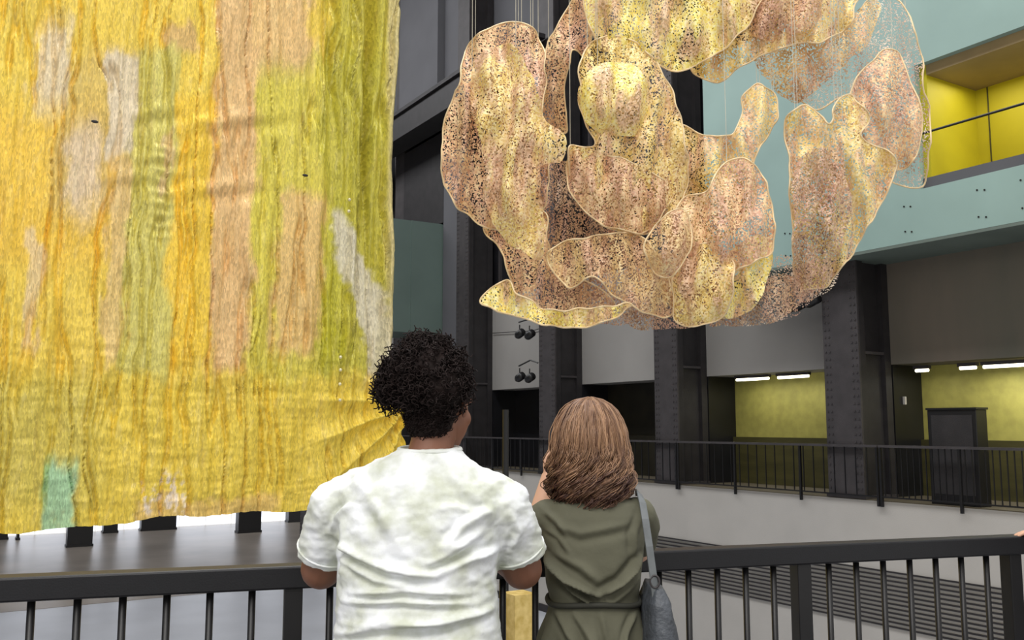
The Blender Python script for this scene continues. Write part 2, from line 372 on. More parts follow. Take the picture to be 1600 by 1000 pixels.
# ------------------------------------------------------------------ big yellow hanging
def smooth(x, a, b):
    t = np.clip((x-a)/(b-a), 0, 1); return t*t*(3-2*t)
def vnoise(x, y, seed=0, n=4):
    r = np.random.RandomState(seed); G = r.rand(64, 64); out = 0; amp = 1; tot = 0
    for o in range(n):
        xi = np.floor(x).astype(int); yi = np.floor(y).astype(int); fx = x-xi; fy = y-yi; fx = fx*fx*(3-2*fx); fy = fy*fy*(3-2*fy)
        g = lambda a, b: G[a % 64, b % 64]
        out = out+amp*((g(xi, yi)*(1-fx)+g(xi+1, yi)*fx)*(1-fy)+(g(xi, yi+1)*(1-fx)+g(xi+1, yi+1)*fx)*fy)
        tot += amp; amp *= .55; x = x*2.03+11.3; y = y*2.03+5.7
    return out/tot-.5
def tapestry():
    NU, NZ = 520, 560; VC = 14.0
    S, Z = np.meshgrid(np.linspace(0, 1, NU), np.linspace(.10, 12.4, NZ))
    ur = np.interp(Z[:, 0], [.1, .5, 1.0, 1.7, 2.2, 3.0, 4.5, 12.4], [5.9, 6.38, 6.64, 6.70, 6.46, 6.34, 6.36, 6.5])
    ur = ur+.03*np.sin(Z[:, 0]*7)+.02*np.sin(Z[:, 0]*17)
    U = -3.6+(ur[:, None]+3.6)*S
    px = 800+F*(U*math.cos(YAW)-VC*math.sin(YAW))/(U*math.sin(YAW)+VC*math.cos(YAW))
    D = U*math.sin(YAW)+VC*math.cos(YAW); py = 665-1449*(Z-1.5)/D
    # folds
    w = U+.12*vnoise(U*.8, Z*.35, 3)*2
    cr_ = np.abs(vnoise(U*4+vnoise(U, Z*.5, 12)*2, Z*.22, 13, 3)); V = .035*np.sin(w*9+2*vnoise(U*.7, Z*.2, 5)*6)+.10*np.exp(-(cr_/.035)**2)+.05*vnoise(U*5, Z*.5, 8)*2+.03*vnoise(U*14, Z*1.2, 9)*2
    rg = smooth(U, 4.3, 6.0)*smooth(Z, .9, 3)
    V += rg*(.17*(1-np.abs(np.sin(w*5.2+Z*.12))**.6)*1.6+.09*np.sin(w*19-Z*.4))
    # folds that swing toward the gathered lower right corner
    dx = 6.9-U; dz = Z-1.9; an = np.arctan2(dz, dx); rr = np.hypot(dx, dz)
    V += .16*np.abs(np.sin(an*9))**.7*1.2*np.exp(-((rr-.9)/.9)**2)*smooth(-Z, -2.6, -1.4)
    V += .035*vnoise(U*3, Z*9, 21)*2*smooth(-Z, -3.6, -2.4)*.7
    for (x, y, wd) in [(215, 270, 70), (350, 180, 90), (230, 165, 40), (345, 290, 60), (240, 240, 50)]:   # small sideways creases
        V += .05*np.exp(-((px-x)/wd)**2)*np.sin((py-y)/9+.02*(px-x))*np.exp(-((py-y)/22)**2)
    V += .02*np.sin(Z*38)*np.exp(-((px-240)/16)**2)*(py > 210)*(py < 370)
    Z2 = Z+.02*np.sin(U*5)*smooth(-Z, -.9, -.1)+.02*vnoise(U*9, Z, 4)*smooth(-Z, -.6, -.1)+.10*smooth(U, 1.2, 3.2)*smooth(-Z, -.9, -.1)
    # dyed colour fields of the cloth itself
    jx = px+vnoise(px/26, py/70, 31)*46+vnoise(px/7, py/30, 32)*16; jy = py+vnoise(px/30, py/60, 33)*60+vnoise(px/6, py/20, 34)*14
    col = np.zeros(px.shape+(3,)); col[:] = lin((240, 208, 84))
    def fld(c, m): 
        global_m = np.clip(m, 0, 1)[..., None]; col[:] = col*(1-global_m)+np.array(lin(c))*global_m
    def rect(x0, x1, y0, y1, s=7, t=14): return smooth(jx, x0-s, x0+s)*smooth(-jx, -x1-s, -x1+s)*smooth(jy, y0-t, y0+t)*smooth(-jy, -y1-t, -y1+t)
    fld((242, 198, 72), rect(-400, 190, 150, 420, 20, 40)*.8)
    fld((244, 202, 60), rect(255, 325, 120, 560, 8)*.7)
    fld((212, 204, 112), rect(182, 262, 45, 600, 8, 20)*.85)
    fld((220, 206, 84), rect(385, 600, 60, 620, 10)*.95)
    fld((190, 182, 66), rect(500, 620, -600, 600, 14, 40)*.85)
    fld((196, 190, 54), rect(500, 545, 300, 560, 8, 20)*.8)
    fld((230, 190, 132), rect(322, 388, -600, 610, 9, 50)*.95)
    fld((226, 186, 134), rect(385, 470, -600, 85, 10, 30)*.8)
    fld((230, 190, 126), rect(428, 498, 300, 556, 9, 14)*.85)
    fld((218, 178, 118), rect(238, 288, 10, 60, 8, 12)*.8)
    fld((212, 182, 110), rect(68, 190, 60, 330, 12, 30)*.6)
    fld((214, 184, 104), rect(60, 135, 180, 310, 18)*.5)
    fld((230, 214, 186), rect(150, 192, 62, 235, 4, 12)*.85)
    fld((232, 216, 192), rect(26, 74, 0, 150, 9, 30)*.75)
    fld((232, 210, 182), rect(92, 142, 190, 320, 9, 30)*.75)
    fld((230, 198, 140), rect(156, 186, 240, 575, 5, 20)*.7)
    fld((234, 206, 156), rect(28, 54, 360, 560, 5, 12)*.8)
    fld((232, 200, 150), rect(240, 254, 180, 300, 3, 10)*.7)
    cx = np.interp(py, [320, 400, 470, 560, 610], [524, 545, 580, 600, 578]); hw = np.interp(py, [310, 340, 420, 520, 620], [4, 11, 26, 20, 12])
    fld((224, 216, 196), smooth(-np.abs(px-cx+vnoise(px/9, py/12, 41)*18), -hw-6, -hw+6)*smooth(py, 310, 330)*smooth(-py, -620, -600)*.85)
    fld((206, 190, 140), smooth(px, 596, 606)*smooth(-py, -560, -520)*.8)
    fld((232, 204, 76), smooth(jy, 570, 600)*.85)
    fld((208, 192, 92), rect(-300, 160, 590, 790, 40, 40)*.7)
    fld((150, 204, 168), rect(84, 128, 715, 860, 8, 18)*.8)
    fld((228, 190, 110), rect(225, 440, 783, 830, 12, 8)*.8)
    fld((238, 222, 204), rect(222, 300, 750, 815, 5, 10)*smooth(vnoise(px/5, py/16, 51), 0, .15)*.9)
    fl = smooth(vnoise(px/5+py*.02, py/26, 63), .08, .3)*.16; fld((246, 232, 170), fl)
    dk = smooth(vnoise(px/4, py/60, 64), .12, .3)*.22; fld((170, 130, 60), dk)
    br = 1+.20*vnoise(px/5, py/40, 61)+.14*vnoise(px/2.2, py/4, 62)
    col *= br[..., None]
    for k in range(3):                          # studs and two small dark holes
        pass
    me = bpy.data.meshes.new('hanging_cloth')
    vs = np.stack([U, VC+V, Z2], -1).reshape(-1, 3); nv = len(vs)
    idx = np.arange(nv).reshape(NZ, NU); q = np.stack([idx[:-1, :-1], idx[:-1, 1:], idx[1:, 1:], idx[1:, :-1]], -1).reshape(-1, 4)
    me.from_pydata(vs.tolist(), [], q.tolist())
    ca = me.color_attributes.new('dye', 'FLOAT_COLOR', 'POINT'); ca.data.foreach_set('color', np.concatenate([col.reshape(-1, 3), np.ones((nv, 1))], 1).ravel())
    me.shade_smooth()
    m = bpy.data.materials.new('yellow_foil_cloth'); m.use_nodes = True; nn = m.node_tree.nodes; l = m.node_tree.links; p = nn['Principled BSDF']
    at_ = nn.new('ShaderNodeAttribute'); at_.attribute_name = 'dye'
    tc = nn.new('ShaderNodeTexCoord'); mp = nn.new('ShaderNodeMapping'); mp.inputs['Scale'].default_value = (70, 1, 17); l.new(tc.outputs['Object'], mp.inputs[0])
    vo = nn.new('ShaderNodeTexVoronoi'); vo.inputs['Scale'].default_value = 1.0; l.new(mp.outputs[0], vo.inputs['Vector'])
    hs = nn.new('ShaderNodeHueSaturation'); hs.inputs['Saturation'].default_value = 1.0; mr = nn.new('ShaderNodeMapRange'); mr.inputs[3].default_value = .80; mr.inputs[4].default_value = 1.24
    sx = nn.new('ShaderNodeSeparateColor'); l.new(vo.outputs['Color'], sx.inputs[0]); l.new(sx.outputs[0], mr.inputs[0]); l.new(mr.outputs[0], hs.inputs['Value'])
    l.new(at_.outputs['Color'], hs.inputs['Color']); l.new(hs.outputs[0], p.inputs['Base Color'])
    rr_ = nn.new('ShaderNodeMapRange'); rr_.inputs[3].default_value = .35; rr_.inputs[4].default_value = .65; l.new(sx.outputs[1], rr_.inputs[0]); l.new(rr_.outputs[0], p.inputs['Roughness'])
    p.inputs['Metallic'].default_value = .12
    b = nn.new('ShaderNodeBump'); b.inputs['Strength'].default_value = .35; b.inputs['Distance'].default_value = .012
    l.new(vo.outputs['Distance'], b.inputs['Height']); l.new(b.outputs[0], p.inputs['Normal'])
    me.materials.append(m); o = bpy.data.objects.new('cloth', me); return o
T = thing('hanging_textile', 'huge yellow draped textile with blush and olive bands hanging at the left', 'textile', (0, 0, 0))
o = tapestry(); C.objects.link(o); o.parent = T
sd = mat('pale_stud', (240, 232, 190), .3, .3)
for (x, y) in [(532, 558), (532, 578), (531, 600), (531, 625), (546, 312), (545, 330)]:
    x_, d_, z_ = ray(x, y); p = at(x, y, 1.0); dr = p-Vector((0, 0, 1.5)); tt = 13.86/dr.y; q = Vector((0, 0, 1.5))+dr*tt
    MB().ell((q.x, q.y, q.z), (.028, .03, .028), None, 8, 6).build('stud', sd, T, True)
for (x, y) in [(148, 190), (477, 274)]:
    p = at(x, y, 1.0); dr = p-Vector((0, 0, 1.5)); tt = 13.88/dr.y; q = Vector((0, 0, 1.5))+dr*tt
    MB().ell((q.x, q.y, q.z), (.05, .02, .022), None, 10, 6).build('eyelet', M['steel'], T, True)

# ------------------------------------------------------------------ suspended mesh sculpture (a cluster of wire net sheets)
def netmat(name, cols, dens, sc=46.0):
    m = bpy.data.materials.new(name); m.use_nodes = True; n = m.node_tree.nodes; l = m.node_tree.links; p = n['Principled BSDF']
    tc = n.new('ShaderNodeTexCoord')
    v = n.new('ShaderNodeTexVoronoi'); v.inputs['Scale'].default_value = sc; l.new(tc.outputs['Object'], v.inputs['Vector'])
    s = n.new('ShaderNodeSeparateColor'); l.new(v.outputs['Color'], s.inputs[0])
    big = n.new('ShaderNodeTexNoise'); big.inputs['Scale'].default_value = 2.2; big.inputs['Detail'].default_value = 3; l.new(tc.outputs['Object'], big.inputs['Vector'])
    mx = n.new('ShaderNodeMath'); mx.operation = 'MULTIPLY_ADD'; mx.inputs[1].default_value = .62; l.new(s.outputs[0], mx.inputs[0])
    ms = n.new('ShaderNodeMapRange'); ms.inputs[1].default_value = .3; ms.inputs[2].default_value = .7; ms.inputs[3].default_value = 0; ms.inputs[4].default_value = .4
    l.new(big.outputs[0], ms.inputs[0]); l.new(ms.outputs[0], mx.inputs[2])
    r = n.new('ShaderNodeValToRGB'); e = r.color_ramp.elements
    for i, c in enumerate(cols):
        q = i/(len(cols)-1)
        if i == 0: e[0].position = 0; e[0].color = (*lin(c), 1)
        elif i == len(cols)-1: e[-1].position = 1; e[-1].color = (*lin(c), 1)
        else: k = e.new(q); k.color = (*lin(c), 1)
    l.new(mx.outputs[0], r.inputs[0]); l.new(r.outputs[0], p.inputs['Base Color'])
    p.inputs['Metallic'].default_value = .1; p.inputs['Roughness'].default_value = .5
    mp = n.new('ShaderNodeMapping'); mp.inputs['Scale'].default_value = (3.2, 3.2, 1.1); l.new(tc.outputs['Object'], mp.inputs[0])
    n2 = n.new('ShaderNodeTexNoise'); n2.inputs['Scale'].default_value = 1.3; n2.inputs['Detail'].default_value = 4; l.new(mp.outputs[0], n2.inputs['Vector'])
    m2 = n.new('ShaderNodeMapRange'); m2.inputs[1].default_value = .46; m2.inputs[2].default_value = .62; m2.inputs[4].default_value = .75; l.new(n2.outputs[0], m2.inputs[0])
    r2 = n.new('ShaderNodeValToRGB'); f = r2.color_ramp.elements; f[0].color = (*lin((120, 78, 66)), 1); f[1].color = (*lin((244, 204, 176)), 1); k = f.new(.4); k.color = (*lin((206, 150, 124)), 1); l.new(s.outputs[1], r2.inputs[0])
    mc = n.new('ShaderNodeMix'); mc.data_type = 'RGBA'; l.new(m2.outputs[0], mc.inputs[0]); l.new(r.outputs[0], mc.inputs[6]); l.new(r2.outputs[0], mc.inputs[7]); l.new(mc.outputs[2], p.inputs['Base Color'])
    # open mesh: holes between the wires
    v2 = n.new('ShaderNodeTexVoronoi'); v2.inputs['Scale'].default_value = sc*1.35; l.new(tc.outputs['Object'], v2.inputs['Vector'])
    s2 = n.new('ShaderNodeSeparateColor'); l.new(v2.outputs['Color'], s2.inputs[0])
    pb = n.new('ShaderNodeMath'); pb.operation = 'MULTIPLY_ADD'; pb.inputs[1].default_value = .5; l.new(big.outputs[0], pb.inputs[0]); l.new(s2.outputs[1], pb.inputs[2])
    th = n.new('ShaderNodeMath'); th.operation = 'GREATER_THAN'; th.inputs[1].default_value = 1.25-dens; l.new(pb.outputs[0], th.inputs[0])
    l.new(th.outputs[0], p.inputs['Alpha'])
    return m
gold = [(116, 82, 46), (222, 186, 100), (246, 216, 134), (255, 236, 180), (226, 166, 116)]
pink = [(92, 62, 52), (206, 156, 120), (240, 196, 144), (252, 224, 172), (196, 136, 112)]
brown = [(66, 50, 46), (148, 116, 96), (190, 154, 124), (228, 196, 156), (120, 90, 82)]
bright = [(184, 144, 40), (240, 212, 96), (252, 232, 130), (255, 244, 186), (226, 190, 66)]
pale = [(150, 136, 122), (206, 190, 172), (222, 204, 184), (236, 226, 208), (190, 158, 138)]
NM = {'gold': netmat('gold_net', gold, .80), 'pink': netmat('blush_net', pink, .78), 'brown': netmat('brown_net', brown, .60), 'bright': netmat('bright_yellow_net', bright, .85),
      'pale': netmat('pale_grey_net', pale, .30), 'tan': netmat('tan_net', [(104, 76, 56), (212, 172, 116), (236, 200, 140), (248, 222, 166), (176, 130, 92)], .68)}
rimm = mat('pale_gold_rim', (240, 214, 168), .5, .1)
S = thing('suspended_sculpture', 'cluster of gold and blush wire net sheets hanging in the middle of the hall', 'sculpture', at(1070, 250, 11))
SO = Vector(S.location)
def catmull(pts, n=10):
    out = []; N = len(pts)
    for i in range(N):
        p0, p1, p2, p3 = [np.array(pts[(i+k) % N], float) for k in (-1, 0, 1, 2)]
        for k in range(n):
            t = k/n; out.append(.5*((2*p1)+(-p0+p2)*t+(2*p0-5*p1+4*p2-p3)*t*t+(-p0+3*p1-3*p2+p3)*t**3))
    return out
def panel(kind, depth, pts, rim=True, bow=.25, seed=0, wires=2, fray=1.5):
    o2 = catmull(pts); r = random.Random(seed)
    o2 = [p+np.array((noise.noise((p[0]*.035, p[1]*.035, seed))*fray*4, noise.noise((p[0]*.035, p[1]*.035, seed+9))*fray*4)) for p in o2]
    o2 = [Vector((float(p[0]), float(p[1]))) for p in o2]
    xs = [p.x for p in o2]; ys = [p.y for p in o2]; cx, cy = sum(xs)/len(xs), sum(ys)/len(ys); R = max(max(xs)-min(xs), max(ys)-min(ys))/2
    inner = []; st = 8
    y = min(ys)
    while y < max(ys):
        x = min(xs)
        while x < max(xs): inner.append(Vector((x+r.uniform(-1, 1), y+r.uniform(-1, 1)))); x += st
        y += st
    n0 = len(o2)
    vs2, es, fs, ov, oe, of = delaunay_2d_cdt(o2+inner, [], [list(range(n0))], 1, 1e-4)
    def lift(p):
        q = ((p.x-cx)**2+(p.y-cy)**2)/(R*R)
        d = depth+bow*q+.06*math.sin(p.x*.11+seed*1.7+math.sin(p.y*.02+seed)*1.6)+.07*noise.noise((p.x*.05, p.y*.02, seed*3.1))*2+.05*math.sin(p.x*.23+p.y*.03+seed)
        return at(p.x, p.y, d)-SO
    mb = MB().add([lift(p) for p in vs2], [tuple(f) for f in fs])
    o = mb.build('net_sheet', NM[kind], S, True)
    if rim:
        ln = [lift(p)*1.0 for p in o2]; ln.append(ln[0]); MB().tube(ln, .011, 5, False).build('rim_wire', rimm, o, True)
    tops = sorted(o2, key=lambda p: p.y)[:max(6, n0//5)]
    for k in range(wires):
        p = lift(r.choice(tops)); MB().tube([p, (p.x, p.y, 14)], .0045, 4, False).build('suspension_wire', M['wire'], S)
    return o
D0 = 11.0
panel('pink', 10.6, [(716, 130), (738, 62), (800, 36), (838, 52), (852, 110), (848, 190), (858, 280), (835, 350), (770, 356), (722, 330), (696, 296), (690, 235), (700, 170)], seed=1, wires=6)
panel('gold', 10.3, [(745, 90), (800, 70), (836, 130), (852, 185), (884, 214), (878, 252), (846, 262), (850, 330), (846, 400), (800, 385), (762, 330), (758, 240), (735, 160)], rim=False, seed=2, wires=2)
panel('pink', 11.2, [(842, 190), (846, 100), (880, 20), (930, -30), (980, -20), (935, 40), (915, 90), (893, 80), (882, 150), (884, 206)], seed=3, wires=3)
panel('bright', 10.7, [(912, 0), (930, -40), (1060, -50), (1190, -40), (1175, 30), (1110, 90), (1060, 112), (1010, 96), (940, 74)], seed=4, wires=6)
panel('gold', 11.0, [(1120, -50), (1320, -50), (1336, 20), (1300, 60), (1240, 70), (1180, 90), (1120, 126), (1076, 104), (1098, 50)], seed=5, wires=5)
panel('pink', 10.8, [(1170, -40), (1300, -45), (1290, 20), (1230, 60), (1170, 50)], rim=False, seed=6, wires=1)
panel('tan', 11.3, [(1180, 60), (1290, 40), (1370, 0), (1360, 60), (1310, 110), (1240, 160), (1190, 110)], rim=False, seed=7, wires=2)
panel('gold', 10.5, [(908, 100), (930, 62), (985, 62), (1035, 110), (1060, 175), (1074, 240), (1062, 320), (1000, 366), (940, 348), (900, 300), (890, 232), (928, 228), (908, 170)], seed=8, wires=3)
panel('bright', 10.2, [(905, 140), (940, 98), (1000, 110), (1020, 170), (990, 215), (935, 205), (908, 180)], rim=False, seed=9, wires=1)
panel('pink', 10.4, [(892, 300), (890, 240), (930, 235), (1000, 260), (1050, 300), (1010, 362), (940, 350)], rim=True, seed=10, wires=1)
panel('pink', 11.1, [(760, 350), (850, 330), (862, 400), (960, 470), (920, 508), (850, 500), (800, 450), (786, 400)], seed=11, wires=0)
panel('brown', 11.4, [(846, 270), (900, 260), (930, 340), (1010, 380), (1050, 460), (980, 506), (900, 490), (850, 420)], rim=False, seed=12, wires=1)
panel('bright', 10.2, [(750, 470), (788, 436), (810, 462), (870, 486), (935, 478), (990, 476), (945, 504), (880, 512), (808, 494)], seed=13, wires=0)
panel('tan', 10.5, [(856, 392), (920, 372), (996, 366), (1040, 420), (1052, 490), (985, 480), (930, 434), (885, 450)], seed=14, wires=0)
panel('gold', 10.9, [(1050, 200), (1100, 212), (1148, 206), (1162, 150), (1190, 132), (1216, 158), (1208, 200), (1180, 250), (1176, 330), (1120, 380), (1060, 390), (1030, 320)], seed=15, wires=4)
panel('pink', 10.4, [(1100, 300), (1130, 258), (1168, 250), (1196, 280), (1208, 350), (1200, 400), (1140, 430), (1090, 490), (1040, 470), (1036, 400), (1060, 320)], seed=16, wires=1)
panel('gold', 10.3, [(1052, 420), (1100, 380), (1140, 400), (1146, 460), (1120, 500), (1060, 504)], seed=17, wires=0)
panel('bright', 10.6, [(1128, 410), (1170, 372), (1206, 376), (1202, 430), (1180, 480), (1120, 504), (1060, 500), (1110, 470)], rim=False, seed=18, wires=0)
panel('tan', 10.1, [(1006, 378), (1040, 340), (1070, 330), (1080, 380), (1050, 430), (1020, 424)], seed=19, wires=0)
panel('pale', 11.6, [(1230, 110), (1320, 50), (1370, -10), (1420, 20), (1442, 110), (1454, 220), (1440, 290), (1390, 280), (1380, 210), (1330, 150), (1270, 170)], seed=20, wires=4)
panel('pink', 11.2, [(1340, 120), (1400, 80), (1440, 190), (1420, 260), (1370, 250), (1330, 200)], rim=True, seed=21, wires=1)
panel('gold', 10.7, [(1228, 190), (1262, 164), (1296, 196), (1304, 166), (1330, 148), (1356, 180), (1350, 216), (1400, 250), (1382, 310), (1340, 380), (1290, 446), (1246, 440), (1236, 330), (1232, 250)], seed=22, wires=4)
panel('brown', 10.5, [(1240, 260), (1300, 230), (1330, 300), (1310, 400), (1270, 470), (1238, 450), (1242, 340)], rim=False, seed=23, wires=1)
panel('pale', 11.5, [(1190, 410), (1240, 400), (1310, 420), (1286, 462), (1220, 500), (1140, 510), (1130, 480), (1180, 460)], seed=24, wires=0, rim=False)
panel('brown', 11.0, [(1150, 470), (1210, 430), (1262, 440), (1250, 476), (1200, 503), (1110, 510)], rim=False, seed=25, wires=0)
panel('brown', 11.7, [(980, 420), (1060, 400), (1130, 440), (1110, 500), (1040, 514), (980, 506)], rim=False, seed=26, wires=0)

# ------------------------------------------------------------------ people
skin1 = mat('deep_brown_skin', (128, 86, 66), .55, 0, .06, 12); skin2 = mat('fair_skin', (214, 168, 140), .55, 0, .05, 12)
eye_m = mat('eye_white', (230, 226, 220), .3, vary=.02)
def hand(mb, base, fwd, side, up, curl=.5, k=1.0, thumb=1):
    base = Vector(base); fwd = Vector(fwd).normalized(); side = Vector(side).normalized(); up = Vector(up).normalized()
    rot = Matrix((side, fwd, up)).transposed()
    mb.ell(base+fwd*.045*k, (.041*k, .052*k, .016*k), rot)
    for i, (o, l) in enumerate([(-.030, .066), (-.010, .076), (.010, .071), (.029, .056)]):
        p = base+side*o*k*thumb*-1+fwd*.085*k; d = fwd
        for j, f in enumerate((.45, .32, .25)):
            a = curl*(j+.4); dd = (fwd*math.cos(a)-up*math.sin(a)).normalized(); q = p+dd*l*f*k*1.15; mb.cap(p, q, .0088*k*(1-.08*j), .0084*k*(1-.08*j), 8); p = q
    b = base+side*.030*thumb*k+fwd*.015*k; q = b+(side*thumb*.75+fwd*.65-up*.25).normalized()*.042*k; mb.cap(b, q, .013*k, .011*k, 8)
    r = q+(side*thumb*.3+fwd*.9-up*.4).normalized()*.034*k; mb.cap(q, r, .011*k, .009*k, 8)
def head(mb, c, yaw, tilt, k=1.0):      # face looks along +y turned by yaw
    R = Matrix.Rotation(yaw, 3, 'Z') @ Matrix.Rotation(tilt, 3, 'X'); c = Vector(c)
    def P(x, y, z): return c+R @ Vector((x*k, y*k, z*k))
    mb.ell(P(0, -.012, .03), (.076*k, .096*k, .092*k), R, 24, 16)
    mb.ell(P(0, .03, -.03), (.060*k, .068*k, .082*k), R, 20, 14)
    mb.ell(P(0, .052, -.088), (.034*k, .032*k, .024*k), R)
    mb.ell(P(.036, .055, -.028), (.026*k, .024*k, .026*k), R); mb.ell(P(-.036, .055, -.028), (.026*k, .024*k, .026*k), R)
    mb.ell(P(0, .085, .026), (.052*k, .014*k, .012*k), R)
    mb.cap(P(0, .092, .012), P(0, .113, -.026), .008*k, .014*k, 10)
    mb.ell(P(.013, .100, -.032), (.010*k, .011*k, .009*k), R, 8, 6); mb.ell(P(-.013, .100, -.032), (.010*k, .011*k, .009*k), R, 8, 6)
    mb.ell(P(0, .094, -.056), (.025*k, .012*k, .007*k), R, 10, 6); mb.ell(P(0, .091, -.067), (.021*k, .012*k, .008*k), R, 10, 6)
    for s in (-1, 1):
        Re = R @ Matrix.Rotation(s*.35, 3, 'Z')
        mb.ell(P(s*.080, -.008, -.004), (.008*k, .019*k, .032*k), Re, 10, 8)
    return P
def fold_fn(folds, px2l, back=True):
    segs = []
    for pts, amp, wd in folds:
        q = [px2l(*p) for p in pts]
        segs.append((q, amp, wd))
    def f(P, Q, ysign=-1):
        x = P[:, 0]; z = P[:, 2]; d = np.zeros(len(P)); face = np.clip(-Q[:, 1]*2.0, 0, 1)
        for q, amp, wd in segs:
            best = np.full(len(P), 9.0); sgn = np.zeros(len(P)); tt = np.zeros(len(P)); nseg = len(q)-1
            for i in range(nseg):
                a = np.array(q[i]); b = np.array(q[i+1]); ab = b-a; L2 = (ab**2).sum(); t = ((x-a[0])*ab[0]+(z-a[1])*ab[1])/L2; tc = np.clip(t, 0, 1)
                dx = x-(a[0]+tc*ab[0]); dz = z-(a[1]+tc*ab[1]); dist = np.hypot(dx, dz); cr = (ab[0]*dz-ab[1]*dx)/math.sqrt(L2)
                m = dist < best; best = np.where(m, dist, best); sgn = np.where(m, cr, sgn); tt = np.where(m, (i+tc)/nseg, tt)
            taper = np.clip(np.sin(np.pi*np.clip(tt*.9+.05, 0, 1))*1.4, 0, 1)
            g = np.exp(-(best/wd)**2)-.75*np.exp(-(((best-1.5*wd))/wd)**2)*(sgn < 0)
            d += amp*g*taper
        return d*face
    return f

# ---- curly-haired woman in the pale patterned T-shirt
W1 = c2w(-.245, 2.47)
w1 = thing('person', 'person with dark curly hair tied up, in a pale tie-dye T-shirt, leaning on the railing', 'person', W1, -YAW)
b = MB()
b.loft([(0, .0, .86, .19, .15), (0, 0, 1.0, .19, .14), (0, 0, 1.2, .185, .13), (0, .01, 1.32, .19, .10), (.01, .01, 1.38, .12, .075), (.02, .01, 1.42, .075, .065)])
b.cap((.012, .0, 1.36), (.042, .03, 1.50), .062, .057, 20)
for s in (-1, 1):
    b.cap((s*.10, 0, .88), (s*.11, .01, .5), .10, .066); b.cap((s*.11, .01, .5), (s*.115, -.01, .1), .06, .04); b.ell((s*.115, .05, .045), (.042, .115, .04))
    b.cap((s*.19, .0, 1.30), (s*.272, .09, 1.115), .060, .056); b.cap((s*.272, .09, 1.115), (s*.16, .31, 1.145), .050, .033)
    hand(b, (s*.15, .33, 1.145), (-s*.75, .62, -.10), (-s*.6, -.75, 0) if s > 0 else (.6*-1, .75, 0), (0, 0, 1), .35, 1.0, 1 if s < 0 else 1)
HP = head(b, (.052, .05, 1.552), math.radians(-29), math.radians(-6))
remesh(b, 'body', skin1, w1, .0048, 5)
for s in (-1, 1):
    MB().ell(HP(s*.028, .074, .010), (.010, .010, .008)).build('eye', eye_m, w1, True)
px1 = lambda x, y: ((x-655)/598.0, 1.5-(y-665)/598.0)
shirt = mat('tie_dye_cotton', (240, 243, 246), .85, 0, 0, 13, 0, 40, col2=(200, 204, 188))
def bmpnode(m, sc=60, st=.3):
    n = m.node_tree.nodes; l = m.node_tree.links; nz = n.new('ShaderNodeTexNoise'); nz.inputs['Scale'].default_value = sc; tc = n.new('ShaderNodeTexCoord'); l.new(tc.outputs['Object'], nz.inputs['Vector'])
    b_ = n.new('ShaderNodeBump'); b_.inputs['Strength'].default_value = st; b_.inputs['Distance'].default_value = .004; l.new(nz.outputs[0], b_.inputs['Height']); l.new(b_.outputs[0], n['Principled BSDF'].inputs['Normal'])
bmpnode(shirt, 45, .35)
t_ = MB()
t_.loft([(0, 0, .76, .228, .185), (0, 0, .90, .224, .18), (.0, 0, 1.02, .212, .17), (.0, 0, 1.10, .208, .165), (0, 0, 1.18, .212, .16), (.0, 0, 1.25, .222, .152), (.0, 0, 1.31, .228, .135), (.0, 0, 1.35, .212, .115), (.003, .0, 1.385, .168, .095), (.012, .0, 1.41, .125, .085), (.02, .004, 1.43, .092, .078), (.024, .006, 1.442, .078, .073)], 56, 2.4)
for s in (-1, 1):
    t_.cap((s*.155, .0, 1.325), (s*.212, .015, 1.285), .070, .082)
    t_.tube([(s*.205, .01, 1.30), (s*.228, .03, 1.25), (s*.25, .055, 1.20), (s*.268, .078, 1.150)], [.080, .079, .074, .073], 28)
f1 = fold_fn([
    ([(530, 838), (570, 858), (620, 876), (690, 886)], .013, .010), ([(540, 862), (600, 890), (660, 900)], .007, .009),
    ([(790, 850), (740, 862), (690, 880), (650, 884)], .010, .010), ([(562, 745), (610, 800), (640, 850)], .006, .018),
    ([(770, 790), (730, 812), (700, 848)], .008, .012), ([(768, 800), (720, 786), (680, 790)], .006, .012), ([(560, 912), (640, 905), (740, 912)], .009, .008), ([(548, 925), (640, 920), (750, 926)], .008, .007),
    ([(530, 975), (600, 958), (700, 950), (780, 938)], .012, .010), ([(540, 960), (620, 948), (720, 955)], .006, .008), ([(540, 800), (548, 850), (545, 900)], .006, .010),
    ([(700, 730), (740, 770), (770, 800)], .006, .014), ([(640, 720), (620, 770), (600, 830)], .005, .02), ([(555, 782), (535, 800), (520, 830)], .007, .009), ([(800, 800), (812, 830), (800, 860)], .006, .009),
    ([(650, 880), (700, 860), (760, 820)], .008, .012), ([(590, 985), (660, 978), (760, 985)], .006, .010)], px1)
def d1(P, Q):
    d = 1.35*f1(P, Q); n_ = vnoise(P[:, 0]*18+3, P[:, 2]*30, 71, 4)*.017+vnoise(P[:, 0]*6+P[:, 1]*6, P[:, 2]*9, 72, 2)*.008
    return P+Q*(d+n_)[:, None]
tee = remesh(t_, 'tshirt', shirt, w1, .0055, 8, d1)
rib = MB()
rib.tube([(.026+.081*math.cos(a), .008+.074*math.sin(a), 1.437+.006*math.sin(a)) for a in [2*math.pi*k/32 for k in range(33)]], .007, 8, False)
rib.build('neck_band', shirt, tee, True)
for s in (-1, 1):
    d = Vector((s*.050, .060, -.12)).normalized(); c_ = Vector((s*.261, .069, 1.168)); a = d.cross(Vector((0, 0, 1))).normalized(); bb = d.cross(a)
    MB().tube([c_+(a*math.cos(q)+bb*math.sin(q))*.0725 for q in [2*math.pi*k/28 for k in range(29)]], .0032, 6, False).build('sleeve_hem', shirt, tee, True)
tr_ = MB(); tr_.loft([(0, 0, .74, .20, .16), (0, 0, .86, .21, .165), (0, 0, 1.0, .19, .15)])
